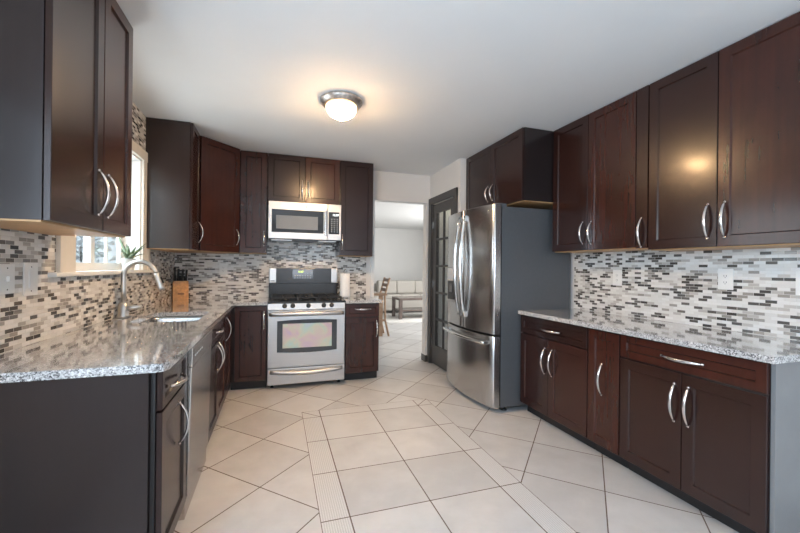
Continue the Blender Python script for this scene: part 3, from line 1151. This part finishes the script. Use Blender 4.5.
# cooktop
MB().box(rx0, rx1, ry0 + .02, ry1 - .06, .886, .916, .006).build('cooktop', BLACKEN, root)
for i, (x, y, r) in enumerate(((.09, 4.26, .045), (.09, 4.50, .04), (.318, 4.38, .05), (.545, 4.26, .05), (.545, 4.50, .035))):
    MB().lathe([(.0, 0), (r, 0), (r * 1.0, .008), (r * .75, .012), (r * .7, .020), (.0, .022)], (x, y, .915), 20).build('burner', CASTIRON, root)
for (x0, x1) in ((rx0 + .03, .198), (.206, .43), (.438, rx1 - .03)):
    mb = MB()
    z0, z1 = .943, .957
    ya, yb = 4.155, 4.615
    for y in (ya, (ya + yb) / 2, yb):
        mb.box(x0, x1, y - .007, y + .007, z0, z1, .002)
    for x in (x0 + .007, (x0 + x1) / 2, x1 - .007):
        mb.box(x - .006, x + .006, ya, yb, z0, z1, .002)
    for x in (x0 + .01, x1 - .01):
        for y in (ya, yb):
            mb.box(x - .008, x + .008, y - .008, y + .008, .915, z0 + .002, .001)
    mb.build('grate', CASTIRON, root)
# back guard
by = 4.645
mb = MB().box(rx0, rx1, by + .012, ry1, .885, 1.085, .003)
bg_ = mb.build('backguard', BLACKEN, root)
mb = MB().box(rx0, rx1, by - .012, ry1, 1.083, 1.268, .012)
cons = mb.build('console', STEELH, root)
cf = MB().box(-0.006, .640, by - .0165, by - .0105, 1.085, 1.264, .002).build('console_face', BLACKEN, root)
cd = MB().box(.18, .42, by - .019, by - .016, 1.13, 1.25, .001).build('display', BLACKGL, cf)
text_mesh('clock_digits', '12:07', .030, CLOCK, cd, (.275, by - .0198, 1.222), Matrix.Rotation(PI / 2, 3, 'X'))
mb = MB()
for r in range(3):
    for q in range(7):
        if r == 0 and q < 4:
            continue
        mb.box(.20 + q * .030, .215 + q * .030, by - .0196, by - .0188, 1.145 + .026 * (2 - r), 1.152 + .026 * (2 - r))
mb.build('keys', MARK, cd)
MB().box(-0.068, -0.022, by - .0135, by - .0115, 1.108, 1.118, .0005).build('badge', SLOT, cons)

# ------------------------------------------------------------------ microwave
mx0, mx1, mz0, mz1, my = -0.092, 0.704, 1.580, 2.003, 4.318
root = thing('microwave', 'stainless over-the-range microwave hung below the short wall cabinet', 'microwave', (.306, 4.5, mz0))
MB().box(mx0 + .004, mx1 - .004, my + .03, YB - T - .001, mz0 + .004, mz1, .003).build('body', BLACKEN, root)
dr_ = MB().box(mx0, .548, my, my + .032, mz0 + .012, mz1, .005).build('door', STEELH, root)
pn = MB().box(.551, mx1, my, my + .032, mz0 + .012, mz1, .005).build('control_panel', STEELH, root)
wn = MB().box(-0.058, .505, my - .003, my + .004, 1.662, 1.916, .003).build('window', BLACKGL, dr_)
MB().box(-0.012, .440, my - .0045, my - .0025, 1.700, 1.850, .001).build('screen', SCREENGL, wn)
MB().box(.511, .540, my - .022, my + .004, 1.640, 1.925, .008).build('handle', CHROME, dr_)
kp = MB().box(.560, .682, my - .003, my + .004, 1.660, 1.915, .003).build('keypad', BLACKGL, pn)
text_mesh('clock_digits', '12:07', .034, CLOCKW, kp, (.640, my - .0038, 1.880), Matrix.Rotation(PI / 2, 3, 'X'))
mb = MB()
for r in range(7):
    for q in range(3):
        mb.box(.588 + q * .032, .602 + q * .032, my - .0038, my - .0028, 1.685 + r * .024, 1.692 + r * .024)
mb.build('keys', MARK, kp)
em = MB().lathe([(.0, .0), (.014, .0), (.014, .0015), (.0, .002)], (0, 0, 0), 20)
em.bm.transform(Matrix.Translation((.315, my - .0002, 1.964)) @ Matrix.Rotation(PI / 2, 4, 'X'))
em.build('emblem', CHROME, dr_)
mb = MB().box(mx0 + .03, .16, my + .05, my + .28, mz0 - .004, mz0 + .006)
mb.box(.46, mx1 - .05, my + .05, my + .28, mz0 - .004, mz0 + .006)
mb.build('grease_filter', STEELH, root)
MB().box(.18, .44, my + .03, my + .20, mz0 - .012, mz0 + .006, .003).build('vent_housing', BLACKEN, root)

# ------------------------------------------------------------------ refrigerator
fy0, fy1 = 2.862, 3.822
fyc, fhw = (fy0 + fy1) / 2, (fy1 - fy0) / 2
root = thing('refrigerator', 'stainless french-door refrigerator with bottom freezer and grey side', 'refrigerator', (2.25, fyc, 0))
MB().box(1.905, 2.66, fy0 + .006, fy1 - .006, .045, 1.842, .004).build('body', GREYSIDE, root)['label'] = 'matte grey cabinet side'
for y in (fy0 + .06, fy1 - .06):
    MB().lathe([(.025, 0), (.025, .012), (.014, .016), (.014, .05)], (1.98, y, 0), 12).build('foot', BLACKEN, root)
MB().box(1.93, 1.95, fy0 + .03, fy1 - .03, .012, .05).build('kick_grille', BLACKEN, root)
MB().box(1.888, 1.906, fy0 + .012, fy1 - .012, .06, 1.84).build('gasket', BLACKEN, root)


def bow_x(y, bulge=.060):
    q = (y - fyc) / fhw
    return 1.826 - bulge * (1 - q * q)


def bowed(name, y0, y1, z0, z1, n=14):
    mb = MB()
    e = .010
    ys = [y0 + (y1 - y0) * i / n for i in range(n + 1)]
    poly = [(1.888, y0)] + [(bow_x(y) + (e * .6 if k in (0, n) else 0), y) for k, y in enumerate(ys)] + [(1.888, y1)]
    b = bmesh.new()
    bot = [b.verts.new((x, y, z0)) for x, y in poly]
    top = [b.verts.new((x, y, z1)) for x, y in poly]
    b.faces.new(bot)
    b.faces.new(top)
    m = len(poly)
    for i in range(m):
        f = b.faces.new((bot[i], bot[(i + 1) % m], top[(i + 1) % m], top[i]))
        if 1 <= i <= m - 3:
            f.smooth = True
    bmesh.ops.recalc_face_normals(b, faces=b.faces)
    ed = [x for x in b.edges if (x.verts[0] in bot) == (x.verts[1] in bot)]
    bmesh.ops.bevel(b, geom=ed, offset=.005, segments=2, affect='EDGES', profile=.6)
    mb.merge(b)
    return mb.build(name, STEEL, root)


ysp = 3.335
dn = bowed('door', fy0, ysp - .003, .700, 1.862)
df = bowed('door', ysp + .003, fy1, .700, 1.862)
dz = bowed('freezer_drawer', fy0, fy1, .045, .680)


def bar_v(y, parent):
    mb = MB()
    pts = []
    K = 20
    x0 = bow_x(y)
    for i in range(K + 1):
        q = i / K
        pts.append((x0 - .012 - .052 * math.sin(PI * q) ** .7, y, .835 + (1.775 - .835) * q))
    mb.tube(pts, .0125, 12, (Vector((1, 0, 0)), 1.25))
    for z in (.835, 1.775):
        mb.box(x0 - .022, x0 + .012, y - .015, y + .015, z - .028, z + .028, .004)
    mb.build('handle', CHROME, parent)


bar_v(ysp - .055, dn)
bar_v(ysp + .055, df)
mb = MB()
pts = []
for i in range(21):
    q = i / 20
    y = fy0 + .055 + (fy1 - fy0 - .11) * q
    pts.append((bow_x(y) - .050, y, .622))
mb.tube(pts, .0125, 12, (Vector((0, 0, 1)), 1.2))
for y in (fy0 + .075, fy1 - .075):
    mb.box(bow_x(y) - .055, bow_x(y) + .008, y - .018, y + .018, .606, .638, .004)
mb.build('handle', CHROME, dz)
# ice and water dispenser on the far door
y0, y1 = 3.50, 3.70
xa = bow_x(y0)
mb = MB()
xs_ = min(bow_x(y0), bow_x(y1))
ds = MB().box(xs_ - .004, xs_ + .03, y0, y1, .93, 1.30, .004).build('dispenser', STEEL, df)
MB().box(xs_ - .007, xs_ - .002, y0 + .012, y1 - .012, 1.165, 1.288, .002).build('display', plain('pale_dispenser_display', (0.42, 0.45, 0.48), 0.2), ds)
MB().box(xs_ - .006, xs_ - .003, y0 + .018, y1 - .018, .955, 1.150, .001).build('recess', BLACKEN, ds)
MB().box(xs_ - .012, xs_ - .004, y0 + .07, y1 - .07, 1.03, 1.12, .002).build('paddle', GREYSIDE, ds)
em = MB().lathe([(.0, .0), (.016, .0), (.016, .002), (.0, .003)], (0, 0, 0), 20)
em.bm.transform(Matrix.Translation((bow_x(2.955) + .001, 2.955, 1.80)) @ Matrix.Rotation(math.radians(-12), 4, 'Z') @ Matrix.Rotation(-PI / 2, 4, 'Y'))
em.build('emblem', CHROME, dn)
for y in (fy0 + .05, fy1 - .05):
    MB().box(1.85, 1.96, y - .03, y + .03, 1.842, 1.872, .004).build('hinge_cover', GREYSIDE, root)

# ------------------------------------------------------------------ ceiling light
lx, ly = 0.452, 2.82
root = thing('ceiling_light', 'flush ceiling light with lit alabaster bowl and antique metal rim', 'lamp', (lx, ly, H))
MB().lathe([(.0, 0), (.150, 0), (.160, -.010), (.158, -.022), (.148, -.030), (.140, -.045), (.128, -.052), (.10, -.05), (.0, -.05)], (lx, ly, H), 40).build('rim', BRONZE, root)
prof = [(.116, -.050), (.116, -.056)]
for i in range(1, 11):
    a = PI / 2 * i / 10
    prof.append((.115 * math.cos(a) if i < 10 else .012, -.056 - .085 * math.sin(a)))
MB().lathe(prof, (lx, ly, H), 40).build('glass_shade', SHADE, root)
MB().lathe([(.013, -.139), (.013, -.146), (.006, -.150), (.010, -.158), (.007, -.168), (.0, -.172)], (lx, ly, H), 16).build('finial', BRONZE, root)

# ------------------------------------------------------------------ counter objects
# knife block: leaning back towards the corner
kx, ky = -1.000, 4.615
KR = Matrix.Translation((kx, ky, CZ1)) @ Matrix.Rotation(math.radians(20), 4, 'Z')
root = thing('knife_block', 'light wooden knife block on the counter in the corner', 'knife block', (kx, ky, CZ1))
mb = MB()
b = bmesh.new()
prof = [(-.075, 0), (.062, 0), (.062, .05), (-.005, .225), (-.075, .165)]
prof = [(-.080, 0), (.055, 0), (.080, .235), (-.040, .175)]
prof = [(-.072, 0), (.060, 0), (.060, .150), (-.055, .205)]
vs0 = [b.verts.new((-.074, y, z)) for y, z in prof]
vs1 = [b.verts.new((.074, y, z)) for y, z in prof]
b.faces.new(vs0)
b.faces.new(vs1)
for i in range(4):
    b.faces.new((vs0[i], vs0[(i + 1) % 4], vs1[(i + 1) % 4], vs1[i]))
bmesh.ops.recalc_face_normals(b, faces=b.faces)
bmesh.ops.bevel(b, geom=list(b.edges), offset=.004, segments=2, affect='EDGES')
mb.merge(b, KR)
mb.build('block', BLOCKW, root)
mb = MB().box(-.03, .03, -.0745, -.0715, .055, .075, .001, KR)
mb.build('badge', plain('worn_block_stamp', (0.30, 0.15, 0.06), 0.5), root)
kd = ['longest black-handled knife at the left of the block', 'second black-handled knife from the left in the block',
      'black-handled knife in the middle of the back row of the block', 'black-handled knife at the right of the back row',
      'short black-handled knife at the front left of the block', 'short black-handled knife at the front centre of the block',
      'short black-handled knife at the front right of the block']
kp_ = [(-.055, -.02, .165), (-.022, -.015, .15), (.018, -.012, .145), (.052, -.015, .14), (-.045, .030, .10), (.0, .032, .095), (.045, .03, .09)]
for lb, (a, c, ln) in zip(kd, kp_):
    zt = .205 - (c + .055) / .115 * .055
    base = KR @ Vector((a, c, zt - .03))
    root = thing('knife', lb, 'knife', base, 'knives in the block')
    lean = (KR.to_3x3() @ Vector((a * .25, -.22, 1))).normalized()
    MB().tube([base + lean * .0, base + lean * .034], [.006, .007], 8, (KR.to_3x3() @ Vector((0, 1, 0)), 1.3)).build('bolster', SHOWN, root)
    MB().tube([base + lean * .032, base + lean * .05, base + lean * (.032 + ln * .7), base + lean * (.03 + ln)], [.0095, .011, .010, .012], 10,
              (KR.to_3x3() @ Vector((0, 1, 0)), 1.25)).build('handle', KNIFEH, root)

# paper towels
px, py = .760, 4.46
root = thing('paper_towel_holder', 'upright paper towel holder on the counter right of the range', 'holder', (px + .02, py, CZ1))
px += .02
MB().lathe([(.0, 0), (.050, 0), (.050, .008), (.044, .012), (.0, .012)], (px, py, CZ1), 28).build('base', NICKEL, root)
MB().lathe([(.007, .010), (.007, .318), (.013, .322), (.015, .334), (.009, .345), (.0, .347)], (px, py, CZ1), 14).build('post', NICKEL, root)
mb = MB().lathe([(.019, .013), (.060, .013), (.0605, .020), (.0605, .288), (.060, .292), (.019, .292), (.019, .013)], (px, py, CZ1), 36)
o = mb.build('paper_towel_roll', PAPER, None, (px, py, CZ1))
tag(o, 'white paper towel roll standing on its holder beside the range', 'paper towels')

# potted plant on the sill
qx, qy, qz = -1.085, 3.385, WZ0 + .002
root = thing('potted_plant', 'small potted aloe on the kitchen window sill', 'plant', (qx, qy, qz))
MB().lathe([(.0, .0), (.034, .0), (.038, .01), (.047, .082), (.047, .088), (.042, .088), (.040, .075), (.0, .075)], (qx, qy, qz), 24).build('pot', POT, root)
rng = random.Random(11)
for i in range(15):
    a = 2 * PI * i / 15 * 2.0 + rng.uniform(-.25, .25)
    el = rng.uniform(.25, 1.1)
    ln = rng.uniform(.15, .23)
    c0 = Vector((qx, qy, qz + .075))
    d = Vector((math.cos(a) * math.cos(el) * .75, math.sin(a) * math.cos(el), math.sin(el)))
    if d.x < -.35:
        d.x = -.35
    pts = []
    for k in range(6):
        q = k / 5
        pts.append(c0 + d * (ln * q) + Vector((0, 0, .03 * q - .05 * q * q * math.cos(el))))
    side = d.cross(Vector((0, 0, 1))).normalized()
    nrm = d.cross(side).normalized()
    MB().tube(pts, [.009, .013, .013, .010, .006, .001], 8, (nrm, .45)).build('leaf', LEAF, root)


# ------------------------------------------------------------------ outlets and switches
def plate(fr, u, v, label, kind, name, wd=.084, ht=.132):
    O, eu, n = fr
    c = O + eu * u + Vector((0, 0, v))
    root = thing(name, label, kind, c)
    Mx = Matrix((eu, Vector((0, 0, 1)), n)).transposed().to_4x4()
    Mx.translation = c
    mb = MB().box(-wd / 2, wd / 2, -ht / 2, ht / 2, 0, .006, .0025, Mx)
    mb.build('cover_plate', PLASTW, root)
    return root, Mx


def outlet(fr, u, v, label):
    root, Mx = plate(fr, u, v, label, 'outlet', 'wall_outlet')
    for s in (-.020, .020):
        rc = MB().box(-.017, .017, s - .015, s + .015, .005, .0078, .0025, Mx).build('receptacle', PLASTW, root)
        mb = MB()
        mb.box(-.008, -.0055, s - .004, s + .006, .0076, .0082, 0, Mx)
        mb.box(.0055, .008, s - .004, s + .006, .0076, .0082, 0, Mx)
        mb.box(-.002, .002, s - .011, s - .007, .0076, .0082, 0, Mx)
        mb.build('slots', SLOT, rc)


frR = frame_x(XR - T, -1)
frL = frame_x(XL + T, 1)
frB = frame_y(YB - T)
outlet(frR, 2.374, 1.222, 'white outlet on the right mosaic wall, nearer the refrigerator')
outlet(frR, 1.587, 1.235, 'white outlet on the right mosaic wall, above the widest base cabinet')
outlet(frR, 1.210, 1.225, 'white outlet cut by the right edge of the view')
outlet(frB, -0.584, 1.247, 'white outlet on the back mosaic wall, between knife block and range')
root, Mx = plate(frL, 2.150, 1.217, 'white rocker dimmer plate on the left mosaic wall, next to the window', 'switch', 'light_switch', .100, .150)
MB().box(-.020, .018, -.040, .040, .005, .009, .002, Mx).build('rocker', PLASTW, root)
mb = MB()
for v in (-.055, .055):
    mb.box(-.003, .003, v - .003, v + .003, .0058, .0066, 0, Mx)
mb.build('screw', SLOT, root)
root, Mx = plate(frL, 1.955, 1.222, 'white double toggle switch plate at the left edge of the view', 'switch', 'light_switch', .165, .125)
for uu in (-.035, .035):
    MB().box(uu - .005, uu + .005, -.012, .012, .005, .016, .002, Mx).build('toggle', PLASTW, root)
mb = MB()
for uu in (-.035, .035):
    for v in (-.045, .045):
        mb.box(uu - .003, uu + .003, v - .003, v + .003, .0058, .0066, 0, Mx)
mb.build('screw', SLOT, root)

# ------------------------------------------------------------------ living room
# counter stool seen past the end cabinet
sx, sy = 1.80, 6.85
root = thing('counter_stool', 'light oak counter stool with a brown ladder back, just past the doorway', 'stool', (sx, sy, 0))
MB().box(sx - .20, sx + .16, sy - .20, sy + .20, .760, .795, .008).build('seat', STOOLW, root)
for y in (sy - .17, sy + .17):
    MB().tube([(sx - .15, y, 0), (sx - .15, y, .765)], .021, 8).build('leg', STOOLW, root)
    MB().tube([(sx + .20, y, 0), (sx + .13, y, .30), (sx + .12, y, .76), (sx + .21, y, 1.09)], .020, 8).build('leg', STOOLW, root)
MB().box(sx + .01, sx + .085, sy - .16, sy - .12, .0, .765, .006).build('brace', STOOLW, root)
for k, z in enumerate((.86, .95, 1.045)):
    xx = sx + .12 + (z - .76) / .33 * .09
    MB().box(xx - .012, xx + .012, sy - .16, sy + .16, z - .03, z + .03, .004).build('slat', STOOLD, root)
for y in (sy - .17, sy + .17):
    MB().box(sx - .15, sx + .14, y - .012, y + .012, .28, .32, .004).build('stretcher', STOOLW, root)

# sofa against the far side
zx0, zx1, zy0, zy1 = 2.5, 5.0, 9.95, 10.85
root = thing('sofa', 'beige sofa at the far end of the living room', 'sofa', (3.75, 10.4, 0))
MB().box(zx0, zx1, zy0, zy1, .08, .40, .03).build('base', SOFA, root)
MB().box(zx0, zx1, zy1 - .22, zy1, .38, .80, .05).build('backrest', SOFA, root)
for x in (zx0, zx1 - .2):
    MB().box(x, x + .2, zy0, zy1 - .05, .38, .60, .05).build('arm', SOFA, root)
for x in (zx0 + .1, zx1 - .1):
    for y in (zy0 + .1, zy1 - .1):
        MB().lathe([(.02, 0), (.025, .085)], (x, y, 0), 10).build('foot', TABLEW, root)
xs4 = [2.71, 3.05, 3.385, 3.935, 4.46, 4.79]
nm = ['left', 'centre', 'right']
for k, (a, b_) in enumerate(((2.78, 3.348), (3.352, 3.920), (3.924, 4.49))):
    o = MB().box(a, b_, zy0 + .45, zy1 - .225, .523, .90, .05, None, 3).build('back_cushion', SOFA, None, ((a + b_) / 2, zy0 + .55, .52))
    tag(o, '%s beige back cushion on the living room sofa' % nm[k], 'cushion', 'sofa back cushions')
    o = MB().box(a, b_, zy0 + .01, zy0 + .66, .402, .52, .035, None, 3).build('seat_cushion', SOFA, None, ((a + b_) / 2, zy0 + .3, .402))
    tag(o, '%s beige seat cushion on the living room sofa' % nm[k], 'cushion', 'sofa seat cushions')

root = thing('coffee_table', 'dark wooden coffee table in front of the beige sofa', 'table', (3.55, 8.95, .0125))
tx0, tx1, ty0, ty1 = 2.86, 4.35, 8.65, 9.30
MB().box(tx0, tx1, ty0, ty1, .475, .53, .006).build('tabletop', TABLEW, root)
for x in (tx0, tx1 - .08):
    for y in (ty0, ty1 - .08):
        MB().box(x, x + .08, y, y + .08, .0125, .477, .004).build('leg', TABLEW, root)
MB().box(tx0 + .03, tx1 - .03, ty0 + .03, ty1 - .03, .20, .235, .004).build('shelf', TABLEW, root)
o = MB().box(2.45, 5.0, 8.2, 9.9, 0.0, .012, .004).build('rug', RUG, None, (3.7, 9.0, 0))
tag(o, 'pale rug under the coffee table in the living room', 'rug')
